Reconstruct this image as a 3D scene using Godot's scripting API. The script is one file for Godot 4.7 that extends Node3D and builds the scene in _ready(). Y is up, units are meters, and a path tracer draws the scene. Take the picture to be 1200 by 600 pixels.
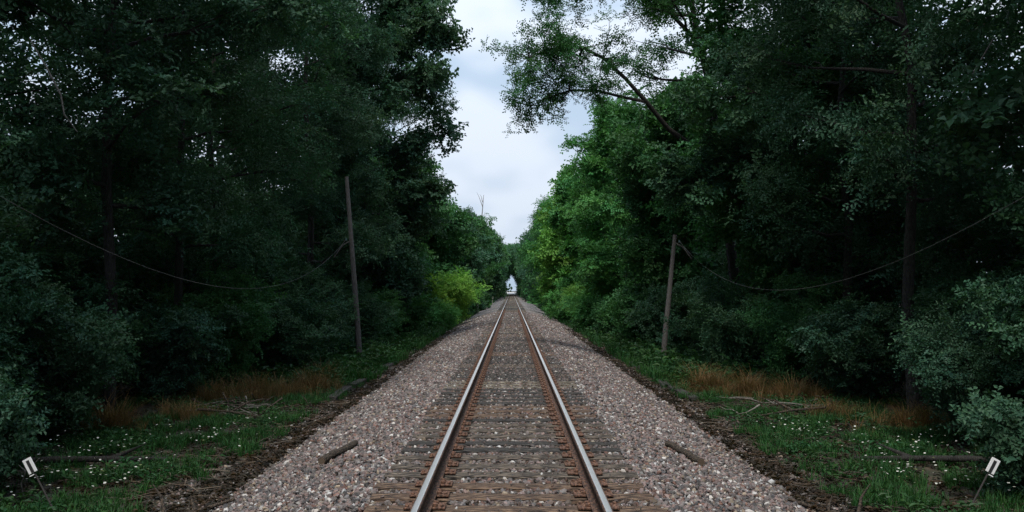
extends Node3D
# Single-track railway through a summer wood under a pale overcast sky.
# The track runs along -Z; y = 0 is the top of the ties; metres.

var rng := RandomNumberGenerator.new()
var lumps := FastNoiseLite.new()
var used := {}
var M := {}
var leafs := {}

# ---------------------------------------------------------------- helpers
class MB:
	var v := PackedVector3Array()
	var n := PackedVector3Array()
	var uv := PackedVector2Array()
	func tri(a: Vector3, b: Vector3, c: Vector3, na: Vector3, nb: Vector3, nc: Vector3) -> void:
		if (b - a).cross(c - a).dot(na + nb + nc) > 0.0:
			v.append(a); v.append(c); v.append(b)
			n.append(na); n.append(nc); n.append(nb)
		else:
			v.append(a); v.append(b); v.append(c)
			n.append(na); n.append(nb); n.append(nc)
	func flat(a: Vector3, b: Vector3, c: Vector3, out: Vector3) -> void:
		var q := (b - a).cross(c - a).normalized()
		if q.dot(out) < 0.0:
			q = -q
		tri(a, b, c, q, q, q)
	func quad(a: Vector3, b: Vector3, c: Vector3, d: Vector3, out: Vector3) -> void:
		flat(a, b, c, out)
		flat(a, c, d, out)
	func box(c: Vector3, s: Vector3, basis := Basis.IDENTITY, chamfer := 0.0) -> void:
		var h := s * 0.5
		var k := minf(chamfer, minf(h.x, minf(h.y, h.z)) * 0.9)
		for axis in 3:
			for sg in [-1.0, 1.0]:
				var o := Vector3.ZERO
				o[axis] = sg
				var u := Vector3.ZERO
				u[(axis + 1) % 3] = h[(axis + 1) % 3] - k
				var w := Vector3.ZERO
				w[(axis + 2) % 3] = h[(axis + 2) % 3] - k
				var f: Vector3 = o * h[axis]
				quad(c + basis * (f - u - w), c + basis * (f + u - w), c + basis * (f + u + w), c + basis * (f - u + w), basis * o)
		if k > 0.0:
			for axis in 3:
				var a1 := (axis + 1) % 3
				var a2 := (axis + 2) % 3
				for s1 in [-1.0, 1.0]:
					for s2 in [-1.0, 1.0]:
						var l := Vector3.ZERO
						l[axis] = h[axis] - k
						var p := Vector3.ZERO
						p[a1] = s1 * h[a1]
						p[a2] = s2 * (h[a2] - k)
						var q := Vector3.ZERO
						q[a1] = s1 * (h[a1] - k)
						q[a2] = s2 * h[a2]
						quad(c + basis * (p - l), c + basis * (p + l), c + basis * (q + l), c + basis * (q - l), basis * (p + q))
	func tube(path: Array, radii: Array, sides := 6, cap := true) -> void:
		var rings := []
		var norms := []
		var side := Vector3.RIGHT
		for i in path.size():
			var d: Vector3 = (path[mini(i + 1, path.size() - 1)] - path[maxi(i - 1, 0)]).normalized()
			side = (side - d * side.dot(d))
			if side.length() < 0.01:
				side = Vector3.FORWARD - d * Vector3.FORWARD.dot(d)
			side = side.normalized()
			var up := d.cross(side)
			var ring := []
			var nn := []
			for k in sides:
				var a := TAU * k / sides
				var q := side * cos(a) + up * sin(a)
				nn.append(q)
				ring.append(path[i] + q * radii[i])
			rings.append(ring)
			norms.append(nn)
		for i in path.size() - 1:
			for k in sides:
				var j := (k + 1) % sides
				tri(rings[i][k], rings[i][j], rings[i + 1][j], norms[i][k], norms[i][j], norms[i + 1][j])
				tri(rings[i][k], rings[i + 1][j], rings[i + 1][k], norms[i][k], norms[i + 1][j], norms[i + 1][k])
		if cap:
			for e in [0, path.size() - 1]:
				var d: Vector3 = (path[e] - path[1 if e == 0 else e - 1]).normalized()
				for k in sides:
					flat(path[e], rings[e][k], rings[e][(k + 1) % sides], d)
	func mesh(m: Material, smooth := true) -> ArrayMesh:
		var a := []
		a.resize(Mesh.ARRAY_MAX)
		a[Mesh.ARRAY_VERTEX] = v
		if smooth:
			a[Mesh.ARRAY_NORMAL] = n
		if uv.size() == v.size():
			a[Mesh.ARRAY_TEX_UV] = uv
		var r := ArrayMesh.new()
		r.add_surface_from_arrays(Mesh.PRIMITIVE_TRIANGLES, a)
		r.surface_set_material(0, m)
		return r

class Inst:
	var q := PackedFloat32Array()
	var c := 0
	func put(b: Basis, o: Vector3, col: Color) -> void:
		if (c + 1) * 16 > q.size():
			q.resize(maxi(16000, q.size() * 2))
		var i := c * 16
		q[i] = b.x.x; q[i + 1] = b.y.x; q[i + 2] = b.z.x; q[i + 3] = o.x
		q[i + 4] = b.x.y; q[i + 5] = b.y.y; q[i + 6] = b.z.y; q[i + 7] = o.y
		q[i + 8] = b.x.z; q[i + 9] = b.y.z; q[i + 10] = b.z.z; q[i + 11] = o.z
		q[i + 12] = col.r; q[i + 13] = col.g; q[i + 14] = col.b; q[i + 15] = 1.0
		c += 1
	func node(called: String, mesh: Mesh) -> MultiMeshInstance3D:
		var mm := MultiMesh.new()
		mm.transform_format = MultiMesh.TRANSFORM_3D
		mm.use_colors = true
		mm.mesh = mesh
		mm.instance_count = c
		q.resize(c * 16)
		mm.buffer = q
		var o := MultiMeshInstance3D.new()
		o.name = called
		o.multimesh = mm
		return o

func numbered(called: String) -> String:
	var k: int = used.get(called, 0)
	used[called] = k + 1
	return called if k == 0 else "%s_%03d" % [called, k]

func tag(o: Node, label: String, category: String, group := "", kind := "") -> Node:
	if label:
		o.set_meta("label", label)
	if category:
		o.set_meta("category", category)
	if group:
		o.set_meta("group", group)
	if kind:
		o.set_meta("kind", kind)
	return o

func thing(called: String, at: Vector3, label: String, category: String, group := "") -> Node3D:
	var o := Node3D.new()
	o.name = numbered(called)
	add_child(o)
	o.position = at
	tag(o, label, category, group)
	return o

func part(parent: Node, called: String, mesh: Mesh) -> MeshInstance3D:
	var o := MeshInstance3D.new()
	o.name = called
	o.mesh = mesh
	parent.add_child(o, true)
	return o

func whole(called: String, mesh: Mesh, at := Vector3.ZERO) -> MeshInstance3D:
	var o := MeshInstance3D.new()
	o.name = numbered(called)
	o.mesh = mesh
	add_child(o)
	o.position = at
	return o

func lin(r: float, g: float, b: float) -> Color:
	return Color(r, g, b).linear_to_srgb()

func rr(a: float, b: float) -> float:
	return rng.randf_range(a, b)

func ball() -> Vector3:
	return Vector3(rng.randfn(), rng.randfn(), rng.randfn()).normalized()

func turned() -> Basis:
	return Basis(ball(), rr(0.0, TAU))

func tinted(c: Color, spread := 0.25, hue := 0.12) -> Color:
	var k := rr(1.0 - spread, 1.0 + spread)
	var h := rr(-hue, hue)
	return Color(c.r * k * (1.0 + h), c.g * k, c.b * k * (1.0 - h))

func smooth(a: float, b: float, x: float) -> float:
	var t := clampf((x - a) / (b - a), 0.0, 1.0)
	return t * t * (3.0 - 2.0 * t)

# height of the wood's floor and of the ballast bed
func floor_y(x: float, z: float) -> float:
	var a := absf(x)
	var y := -0.70 + 0.05 * lumps.get_noise_2d(x * 6.0, z * 6.0) + 0.03 * lumps.get_noise_2d(x * 22.0, z * 22.0)
	y += 0.035 * maxf(0.0, minf(a, 40.0) - 7.0)
	y -= 0.12 * smooth(4.2, 3.4, a)
	return y

func bed_y(x: float, z: float) -> float:
	var a := absf(x)
	var y := -0.03
	if a > 1.25:
		y = lerpf(-0.03, -0.10, smooth(1.25, 1.75, a))
	if a > 1.7:
		y = -0.10 - 0.56 * pow((a - 1.7) / 2.05, 1.05)
	return y + (0.022 * lumps.get_noise_2d(x * 40.0, z * 40.0) + 0.03 * lumps.get_noise_2d(x * 9.0, z * 9.0)) * smooth(1.1, 1.9, a)

func ramp_tex(stops: Array, freq: float, octaves := 4, type := FastNoiseLite.TYPE_SIMPLEX, size := 512, sd := 1) -> NoiseTexture2D:
	var n := FastNoiseLite.new()
	n.noise_type = type
	n.frequency = freq
	n.fractal_octaves = octaves
	n.seed = sd
	if type == FastNoiseLite.TYPE_CELLULAR:
		n.cellular_return_type = FastNoiseLite.RETURN_CELL_VALUE
		n.fractal_type = FastNoiseLite.FRACTAL_NONE
	var t := NoiseTexture2D.new()
	t.width = size
	t.height = size
	t.seamless = true
	t.noise = n
	if stops:
		var g := Gradient.new()
		var offs := PackedFloat32Array()
		var cols := PackedColorArray()
		for s in stops:
			offs.append(s[0])
			cols.append(lin(s[1], s[2], s[3]))
		g.offsets = offs
		g.colors = cols
		t.color_ramp = g
	return t

func mat(rough: float, tex: Texture2D, scale := Vector3.ONE, world := true, bump: Texture2D = null, depth := 1.0) -> StandardMaterial3D:
	var m := StandardMaterial3D.new()
	m.roughness = rough
	m.albedo_texture = tex
	m.uv1_triplanar = true
	m.uv1_world_triplanar = world
	m.uv1_scale = scale
	if bump:
		m.heightmap_enabled = true
		m.heightmap_texture = bump
		m.heightmap_scale = depth
	return m

func plain(c: Color, rough: float, metal := 0.0) -> StandardMaterial3D:
	var m := StandardMaterial3D.new()
	m.albedo_color = c
	m.roughness = rough
	m.metallic = metal
	return m

# ---------------------------------------------------------------- materials
func make_materials() -> void:
	var fine := ramp_tex([], 0.03, 5, FastNoiseLite.TYPE_SIMPLEX, 512, 7)
	var leaf := StandardMaterial3D.new()
	leaf.vertex_color_use_as_albedo = true
	leaf.roughness = 0.55
	leaf.metallic_specular = 0.34
	leaf.backlight_enabled = true
	leaf.backlight = lin(0.55, 0.62, 0.28)
	M.leaf = leaf
	var blade := leaf.duplicate()
	blade.roughness = 0.65
	M.blade = blade
	var stone := StandardMaterial3D.new()
	stone.vertex_color_use_as_albedo = true
	stone.roughness = 0.85
	stone.albedo_texture = ramp_tex([[0.0, 0.55, 0.55, 0.55], [0.5, 0.9, 0.9, 0.9], [1.0, 1.0, 1.0, 1.0]], 0.02, 4, FastNoiseLite.TYPE_SIMPLEX, 256, 3)
	stone.uv1_triplanar = true
	stone.uv1_scale = Vector3(3, 3, 3)
	M.stone = stone
	M.dead = plain(lin(0.16, 0.125, 0.09), 0.9)
	M.dead.vertex_color_use_as_albedo = true
	M.soil = mat(0.95, ramp_tex([[0.0, 0.012, 0.010, 0.008], [0.35, 0.030, 0.024, 0.016], [0.55, 0.022, 0.026, 0.012], [0.75, 0.05, 0.036, 0.022], [1.0, 0.09, 0.065, 0.04]], 0.012, 6), Vector3(0.25, 0.25, 0.25), true, fine, 4.0)
	M.bed = mat(0.92, ramp_tex([[0.0, 0.015, 0.014, 0.013], [0.35, 0.06, 0.052, 0.05], [0.55, 0.13, 0.11, 0.10], [0.75, 0.22, 0.19, 0.18], [1.0, 0.42, 0.40, 0.38]], 0.035, 1, FastNoiseLite.TYPE_CELLULAR, 1024, 5), Vector3(0.5, 0.5, 0.5), true, fine, 3.0)
	var grain := ramp_tex([], 0.02, 5, FastNoiseLite.TYPE_SIMPLEX, 512, 11)
	var woods := [
		[[0.25, 0.005, 0.005, 0.005], [0.45, 0.018, 0.016, 0.015], [0.6, 0.036, 0.032, 0.029], [0.8, 0.11, 0.10, 0.088]],
		[[0.25, 0.008, 0.0065, 0.0055], [0.42, 0.036, 0.028, 0.022], [0.58, 0.092, 0.073, 0.056], [0.78, 0.25, 0.205, 0.16]],
		[[0.25, 0.010, 0.009, 0.007], [0.42, 0.058, 0.048, 0.036], [0.58, 0.15, 0.125, 0.09], [0.78, 0.34, 0.30, 0.24]],
		[[0.25, 0.009, 0.006, 0.005], [0.42, 0.045, 0.028, 0.019], [0.58, 0.115, 0.070, 0.045], [0.78, 0.26, 0.175, 0.115]],
	]
	M.tie = []
	for k in woods.size():
		M.tie.append(mat(0.9, ramp_tex(woods[k], 0.02, 5, FastNoiseLite.TYPE_SIMPLEX, 512, 20 + k), Vector3(0.45, 5.0, 5.0), true, grain, 1.2))
	M.rust = mat(0.85, ramp_tex([[0.2, 0.018, 0.011, 0.009], [0.5, 0.070, 0.036, 0.024], [0.85, 0.17, 0.092, 0.058]], 0.02, 5, FastNoiseLite.TYPE_SIMPLEX, 512, 31), Vector3(3, 3, 0.8), true, fine, 0.3)
	M.plate = mat(0.85, ramp_tex([[0.2, 0.03, 0.016, 0.011], [0.5, 0.115, 0.055, 0.033], [0.85, 0.24, 0.125, 0.078]], 0.02, 5, FastNoiseLite.TYPE_SIMPLEX, 512, 33), Vector3(3, 3, 3), true, fine, 0.3)
	M.steel = plain(lin(0.80, 0.765, 0.715), 0.42, 1.0)
	M.bark = mat(0.95, ramp_tex([[0.0, 0.006, 0.006, 0.0055], [0.5, 0.020, 0.018, 0.016], [1.0, 0.055, 0.050, 0.045]], 0.02, 5, FastNoiseLite.TYPE_SIMPLEX, 512, 41), Vector3(2.5, 0.5, 2.5), true, grain, 3.0)
	M.pale_bark = mat(0.95, ramp_tex([[0.0, 0.06, 0.055, 0.048], [0.5, 0.17, 0.155, 0.135], [1.0, 0.30, 0.28, 0.25]], 0.02, 5, FastNoiseLite.TYPE_SIMPLEX, 512, 43), Vector3(2.5, 0.6, 2.5), true, grain, 1.5)
	M.pole = mat(0.9, ramp_tex([[0.0, 0.03, 0.029, 0.028], [0.5, 0.085, 0.080, 0.077], [1.0, 0.17, 0.16, 0.155]], 0.02, 5, FastNoiseLite.TYPE_SIMPLEX, 512, 45), Vector3(6, 0.4, 6), true, grain, 0.8)
	M.log_bark = mat(0.95, ramp_tex([[0.25, 0.008, 0.006, 0.005], [0.5, 0.036, 0.026, 0.018], [0.8, 0.12, 0.088, 0.06]], 0.02, 5, FastNoiseLite.TYPE_SIMPLEX, 512, 47), Vector3(3, 3, 3), true, grain, 2.0)
	M.cut = plain(lin(0.10, 0.07, 0.045), 0.9)
	M.wire = plain(lin(0.055, 0.055, 0.052), 0.7)
	M.white = plain(lin(0.75, 0.75, 0.75), 0.6)
	M.black = plain(lin(0.02, 0.02, 0.02), 0.6)
	M.iron = plain(lin(0.035, 0.03, 0.028), 0.8)
	M.glass_cup = plain(lin(0.10, 0.16, 0.15), 0.2)
	M.road = mat(0.95, ramp_tex([[0.0, 0.30, 0.29, 0.28], [1.0, 0.48, 0.46, 0.44]], 0.02, 4), Vector3(0.3, 0.3, 0.3))

# ---------------------------------------------------------------- small shared meshes
func leaf_blade(b: MB, at: Vector3, along: Vector3, side: Vector3, l: float, w: float) -> void:
	var up := side.cross(along).normalized()
	var mid := at + along * l * 0.45 + up * l * 0.04
	var tip := at + along * l - Vector3.UP * l * 0.14
	var p := mid + side * w * 0.5 + up * w * 0.16
	var q := mid - side * w * 0.5 + up * w * 0.16
	b.flat(at, p, tip, up)
	b.flat(at, tip, q, up)

func sprig_mesh(twigs: int, count: int, stem: float, l: float, w: float) -> ArrayMesh:
	var b := MB.new()
	for t in twigs:
		var az := t * TAU / twigs + rr(-0.5, 0.5)
		var dir := Vector3(cos(az), rr(0.1, 0.9), sin(az)).normalized()
		var from := Vector3(rr(-0.1, 0.1), rr(-0.35, 0.1), rr(-0.1, 0.1)) * stem
		for k in count:
			var u := (k + rr(0.2, 0.8)) / count
			var sd := 1.0 if k % 2 == 0 else -1.0
			var across := dir.cross(Vector3.UP + ball() * 0.4).normalized()
			var out := (dir * 0.5 + across * sd + ball() * 0.35 + Vector3.UP * 0.15).normalized()
			var at := from + dir * stem * u - Vector3.UP * stem * 0.22 * u * u
			leaf_blade(b, at, out, out.cross(Vector3.UP + ball() * 0.6).normalized(), l * rr(0.75, 1.2), w * rr(0.8, 1.2))
	return b.mesh(M.leaf, false)

func grass_mesh(count: int, h: float, w: float, lean: float, spread: float) -> ArrayMesh:
	var b := MB.new()
	for k in count:
		var a := rr(0.0, TAU)
		var out := Vector3(cos(a), 0, sin(a))
		var base := out * rr(0.0, spread)
		var hh := h * rr(0.55, 1.1)
		var side := out.cross(Vector3.UP) * w * 0.5
		var mid := base + Vector3.UP * hh * 0.6 + out * lean * hh * 0.3
		var tip := base + Vector3.UP * hh * rr(0.8, 1.0) + out * lean * hh * rr(0.6, 1.2)
		b.flat(base - side, base + side, mid + side * 0.8, out)
		b.flat(base - side, mid + side * 0.8, mid - side * 0.8, out)
		b.flat(mid - side * 0.8, mid + side * 0.8, tip, out)
	return b.mesh(M.blade, false)

func stone_mesh() -> ArrayMesh:
	var t := (1.0 + sqrt(5.0)) / 2.0
	var p := [Vector3(-1, t, 0), Vector3(1, t, 0), Vector3(-1, -t, 0), Vector3(1, -t, 0), Vector3(0, -1, t), Vector3(0, 1, t), Vector3(0, -1, -t), Vector3(0, 1, -t), Vector3(t, 0, -1), Vector3(t, 0, 1), Vector3(-t, 0, -1), Vector3(-t, 0, 1)]
	for k in 12:
		p[k] = (p[k].normalized() * rr(0.26, 0.66)) * Vector3(1.15, 0.72, 0.95)
	var f := [0, 11, 5, 0, 5, 1, 0, 1, 7, 0, 7, 10, 0, 10, 11, 1, 5, 9, 5, 11, 4, 11, 10, 2, 10, 7, 6, 7, 1, 8, 3, 9, 4, 3, 4, 2, 3, 2, 6, 3, 6, 8, 3, 8, 9, 4, 9, 5, 2, 4, 11, 6, 2, 10, 8, 6, 7, 9, 8, 1]
	var b := MB.new()
	for k in 20:
		b.flat(p[f[k * 3]], p[f[k * 3 + 1]], p[f[k * 3 + 2]], p[f[k * 3]] + p[f[k * 3 + 1]] + p[f[k * 3 + 2]])
	return b.mesh(M.stone, false)

func twig_mesh() -> ArrayMesh:
	var b := MB.new()
	b.tube([Vector3(-0.5, 0, 0), Vector3(-0.1, 0.05, 0.06), Vector3(0.25, 0.02, 0.0), Vector3(0.5, 0.06, -0.08)], [0.014, 0.012, 0.009, 0.004], 4)
	b.tube([Vector3(0.0, 0.04, 0.04), Vector3(0.15, 0.10, 0.16), Vector3(0.27, 0.11, 0.25)], [0.008, 0.006, 0.003], 4)
	return b.mesh(M.dead)

func flower_mesh() -> ArrayMesh:
	var b := MB.new()
	for k in 8:
		var a := TAU * k / 8.0
		var o := Vector3(cos(a), 0.15, sin(a))
		var s := Vector3(-sin(a), 0, cos(a))
		b.flat(Vector3.ZERO, o * 0.9 + s * 0.36, o * 1.05 - s * 0.36, Vector3.UP)
	return b.mesh(M.blade, false)

# ---------------------------------------------------------------- trees and shrubs
func wander(a: Vector3, b: Vector3, n: int, wob: float, sag := 0.0) -> Array:
	var r := []
	for i in n + 1:
		var u := float(i) / n
		var p := a.lerp(b, u) + Vector3.UP * sag * 4.0 * u * (1.0 - u)
		if i > 0 and i < n:
			p += ball() * wob
		r.append(p)
	return r

func taper(n: int, a: float, b: float) -> Array:
	var r := []
	for i in n:
		r.append(lerpf(a, b, float(i) / (n - 1)))
	return r

func clump(ins: Inst, c: Vector3, rad: float, n: int, s: float, col: Color, flat := 0.7) -> void:
	var shade := tinted(col, 0.18, 0.10)
	for k in n:
		var d := ball()
		var p := d * rad * pow(rng.randf(), 0.45)
		p.y *= flat
		var up := (d * 0.6 + Vector3(0, 0.7, 0) + ball() * 0.6).normalized()
		var sd := up.cross(ball()).normalized()
		var sc := s * rr(0.7, 1.25)
		ins.put(Basis(sd * sc, up * sc, sd.cross(up) * sc), c + p, tinted(shade, 0.22, 0.10))

# d: x z h r cb n leaf s col lean limbs rc bark tr ; extra: limb paths [[points], r0] with leaves of their own
func tree(d: Dictionary) -> Node3D:
	var side := -signf(d.x)
	var o := thing(d.get("name", "leafy_tree"), Vector3(d.x, floor_y(d.x, d.z) - 0.05, d.z), d.label, d.get("cat", "tree"), d.get("group", ""))
	var h: float = d.h
	var r: float = d.r
	var cb: float = d.get("cb", 0.2)
	var tr: float = d.get("tr", h * 0.0066 + 0.02)
	var lean: Vector3 = d.get("lean", Vector3(side * h * 0.015, 0, 0))
	var top := Vector3(0, h * 0.93, 0) + lean
	var path := wander(Vector3.ZERO, top, 7, h * 0.012)
	var bark: Material = d.get("bark", M.bark)
	var t := MB.new()
	var radii := taper(8, tr, tr * 0.18)
	radii[0] = tr * 1.35
	t.tube(path, radii, 8)
	part(o, "trunk", t.mesh(bark))
	var ins := Inst.new()
	var b := MB.new()
	var limbs: int = d.get("limbs", 26)
	var spots := []
	for i in limbs:
		var u := (i + rr(0.0, 1.0)) / limbs
		var ty := lerpf(cb, 0.96, u)
		var seg := minf(ty / 0.93 * 7.0, 6.99)
		var at: Vector3 = path[int(seg)].lerp(path[int(seg) + 1], seg - int(seg))
		var az := i * 2.39996 + rr(-0.5, 0.5)
		var hd := Vector3(cos(az), 0, sin(az))
		var prof := pow(sin(PI * (0.10 + 0.84 * u)), 0.65)
		var l := r * prof * rr(0.72, 1.12) * (1.0 + 0.06 * hd.x * side)
		var end := at + hd * l + Vector3.UP * l * lerpf(d.get("rise", 0.15), 0.75, u)
		var lp := wander(at, end, 4, l * 0.05, -l * 0.04)
		b.tube(lp, taper(5, tr * lerpf(0.42, 0.2, u), 0.012), 5, false)
		for w in [0.5, 0.78, 1.0]:
			var k: float = w * 4.0
			spots.append(lp[int(minf(k, 3.99))].lerp(lp[mini(int(k) + 1, 4)], k - int(minf(k, 3.99))))
		for s in 3:
			var w2 := rr(0.3, 0.9)
			var k2 := w2 * 4.0
			var from: Vector3 = lp[int(k2)].lerp(lp[int(k2) + 1], k2 - int(k2))
			var e2 := from + (hd.rotated(Vector3.UP, rr(-1.3, 1.3)) + Vector3.UP * rr(-0.25, 0.5)) * l * rr(0.28, 0.5)
			b.tube(wander(from, e2, 2, l * 0.03), [tr * 0.10 + 0.006, 0.012, 0.005], 4, false)
			spots.append(e2)
			spots.append(from.lerp(e2, 0.55))
	spots.append(top)
	var col: Color = d.col
	var each := maxi(2, int(d.n * 0.42 / spots.size()))
	var rc: float = d.get("rc", 0.16) * r
	var gap: float = d.get("gap", 0.0)
	for p in spots:
		if rng.randf() >= gap:
			clump(ins, p + ball() * rc * 0.4, rc * rr(0.7, 1.4), int(each * rr(0.7, 1.3)), d.get("s", 1.0), col)
	for e in d.get("extra", []):
		var pts: Array = e[0]
		b.tube(pts, taper(pts.size(), e[1], 0.015), 6, false)
		for k in range(e[2], pts.size()):
			var from: Vector3 = pts[k]
			for j in e[3]:
				var dirn := (ball() * Vector3(1, 0.7, 1) + Vector3(side * 0.15, -0.05, 0.1)).normalized()
				var e3 := from + dirn * rr(0.5, e[4])
				b.tube(wander(from, e3, 3, 0.08), [0.022, 0.016, 0.010, 0.005], 4, false)
				clump(ins, e3, 0.42, 4, 0.75, col, 0.6)
				clump(ins, from.lerp(e3, 0.6), 0.32, 2, 0.75, col, 0.6)
	part(o, "branches", b.mesh(bark))
	var cr := ins.node("crown", leafs[d.get("leaf", ["broad", "oval", "large"][rng.randi() % 3])])
	cr.set_meta("kind", "stuff")
	o.add_child(cr)
	return o

func shrub(d: Dictionary) -> Node3D:
	var o := thing(d.get("name", "leafy_shrub"), Vector3(d.x, floor_y(d.x, d.z) - 0.03, d.z), d.label, d.get("cat", "shrub"), d.get("group", ""))
	var b := MB.new()
	var ins := Inst.new()
	var stems: int = d.get("limbs", 11)
	var spots := []
	for i in stems:
		var az := i * 2.4 + rr(-0.4, 0.4)
		var out: float = d.r * sqrt((i + 0.5) / stems) * rr(0.75, 1.05)
		var e := Vector3(cos(az) * out, d.h * sqrt(maxf(0.12, 1.0 - pow(out / (d.r * 1.15), 2.0))) * rr(0.72, 1.05), sin(az) * out)
		var p := wander(Vector3(cos(az) * 0.12, 0, sin(az) * 0.12), e, 4, d.r * 0.06, d.h * 0.04)
		b.tube(p, taper(5, 0.016 + 0.006 * d.h, 0.006), 4, false)
		for k in [1, 2, 3, 4]:
			spots.append(p[k])
			spots.append(p[k] + Vector3(cos(az + rr(-1, 1)), rr(-0.3, 0.4), sin(az + rr(-1, 1))) * d.r * rr(0.15, 0.4))
	var each := maxi(2, int(d.n * 0.42 / spots.size()))
	for p in spots:
		p.y = maxf(p.y, 0.18)
		clump(ins, p, d.r * d.get("rc", 0.24) * rr(0.7, 1.3), int(each * rr(0.7, 1.3)), d.get("s", 0.8), d.col, 0.8)
	part(o, "stems", b.mesh(M.bark))
	var cr := ins.node("foliage", leafs[d.get("leaf", ["broad", "oval"][rng.randi() % 2])])
	cr.set_meta("kind", "stuff")
	o.add_child(cr)
	return o

# ---------------------------------------------------------------- the track
func make_sheet(xs: Array, zs: Array, f: Callable, m: Material) -> ArrayMesh:
	var v := PackedVector3Array()
	var idx := PackedInt32Array()
	for z in zs:
		for x in xs:
			v.append(Vector3(x, f.call(x, z), z))
	var w := xs.size()
	for j in zs.size() - 1:
		for i in w - 1:
			var a := j * w + i
			idx.append_array([a, a + w + 1, a + 1, a, a + w, a + w + 1])
	var n := PackedVector3Array()
	n.resize(v.size())
	n.fill(Vector3.ZERO)
	for k in range(0, idx.size(), 3):
		var q := (v[idx[k + 1]] - v[idx[k]]).cross(v[idx[k + 2]] - v[idx[k]])
		if q.y < 0.0:
			q = -q
			var s := idx[k + 1]
			idx[k + 1] = idx[k + 2]
			idx[k + 2] = s
		for e in 3:
			n[idx[k + e]] += q
	for k in n.size():
		n[k] = n[k].normalized()
	for k in range(0, idx.size(), 3):   # front faces run clockwise
		var s := idx[k + 1]
		idx[k + 1] = idx[k + 2]
		idx[k + 2] = s
	var a := []
	a.resize(Mesh.ARRAY_MAX)
	a[Mesh.ARRAY_VERTEX] = v
	a[Mesh.ARRAY_NORMAL] = n
	a[Mesh.ARRAY_INDEX] = idx
	var r := ArrayMesh.new()
	r.add_surface_from_arrays(Mesh.PRIMITIVE_TRIANGLES, a)
	r.surface_set_material(0, m)
	return r

func steps(list: Array) -> Array:
	# [start, [to, step], [to, step] ...]
	var r := [list[0]]
	for k in range(1, list.size()):
		var n := int(ceil(absf(list[k][0] - r[-1]) / list[k][1]))
		var a: float = r[-1]
		for i in n:
			r.append(lerpf(a, list[k][0], (i + 1.0) / n))
	return r

func tie_mesh(m: Material) -> ArrayMesh:
	var b := MB.new()
	var nx := 26
	var hw := 0.112
	var rows := [-hw, -hw + 0.012, -0.06, -0.03, 0.0, 0.035, 0.065, hw - 0.012, hw]
	var seed_off := rr(0, 900.0)
	var pt := func(i: int, j: int) -> Vector3:
		var x := lerpf(-1.3, 1.3, float(i) / nx)
		var y := 0.0
		if j == 0 or j == rows.size() - 1:
			y = -0.014
		else:
			y = 0.010 * lumps.get_noise_2d(x * 12.0 + seed_off, rows[j] * 420.0) - 0.006
		var edge := 0.008 * lumps.get_noise_2d(x * 30.0 + seed_off, j * 3.0)
		return Vector3(x, y, rows[j] + (edge if j == 0 or j == rows.size() - 1 else 0.0))
	for i in nx:
		for j in rows.size() - 1:
			b.quad(pt.call(i, j), pt.call(i + 1, j), pt.call(i + 1, j + 1), pt.call(i, j + 1), Vector3.UP)
		for j in [0, rows.size() - 1]:
			var p: Vector3 = pt.call(i, j)
			var q: Vector3 = pt.call(i + 1, j)
			b.quad(p, q, Vector3(q.x, -0.17, q.z), Vector3(p.x, -0.17, p.z), Vector3(0, 0, p.z))
	for i in [0, nx]:
		for j in rows.size() - 1:
			var p: Vector3 = pt.call(i, j)
			var q: Vector3 = pt.call(i, j + 1)
			b.quad(p, q, Vector3(q.x, -0.17, q.z), Vector3(p.x, -0.17, p.z), Vector3(p.x, 0, 0))
	return b.mesh(m, false)

func plate_mesh() -> ArrayMesh:
	var b := MB.new()
	b.box(Vector3(0, 0.010, 0), Vector3(0.36, 0.020, 0.19), Basis.IDENTITY, 0.005)
	for s in [-1.0, 1.0]:
		b.box(Vector3(s * 0.092, 0.034, 0.045 * s), Vector3(0.045, 0.026, 0.034), Basis(Vector3(0, 0, 1), -0.2 * s), 0.004)
		b.box(Vector3(s * 0.092, 0.034, -0.05), Vector3(0.045, 0.026, 0.034), Basis(Vector3(0, 0, 1), -0.2 * s), 0.004)
		b.box(Vector3(s * 0.150, 0.028, 0.055), Vector3(0.032, 0.018, 0.032), Basis.IDENTITY, 0.004)
	return b.mesh(M.plate)

func rail_mesh(z0: float, z1: float) -> ArrayMesh:
	var half := [Vector2(0.070, 0.020), Vector2(0.070, 0.031), Vector2(0.022, 0.046), Vector2(0.0085, 0.062), Vector2(0.0085, 0.138), Vector2(0.030, 0.150), Vector2(0.0365, 0.154), Vector2(0.0365, 0.179), Vector2(0.031, 0.187)]
	var prof := half.duplicate()
	for k in range(half.size() - 1, -1, -1):
		prof.append(Vector2(-half[k].x, half[k].y))
	var b := MB.new()
	var zs := steps([z0, [z1, 12.0]])
	for s in zs.size() - 1:
		for k in prof.size():
			var p: Vector2 = prof[k]
			var q: Vector2 = prof[(k + 1) % prof.size()]
			var out := Vector2(q.y - p.y, p.x - q.x)
			b.quad(Vector3(p.x, p.y, zs[s]), Vector3(q.x, q.y, zs[s]), Vector3(q.x, q.y, zs[s + 1]), Vector3(p.x, p.y, zs[s + 1]), Vector3(out.x, out.y, 0))
	return b.mesh(M.rust)

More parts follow.
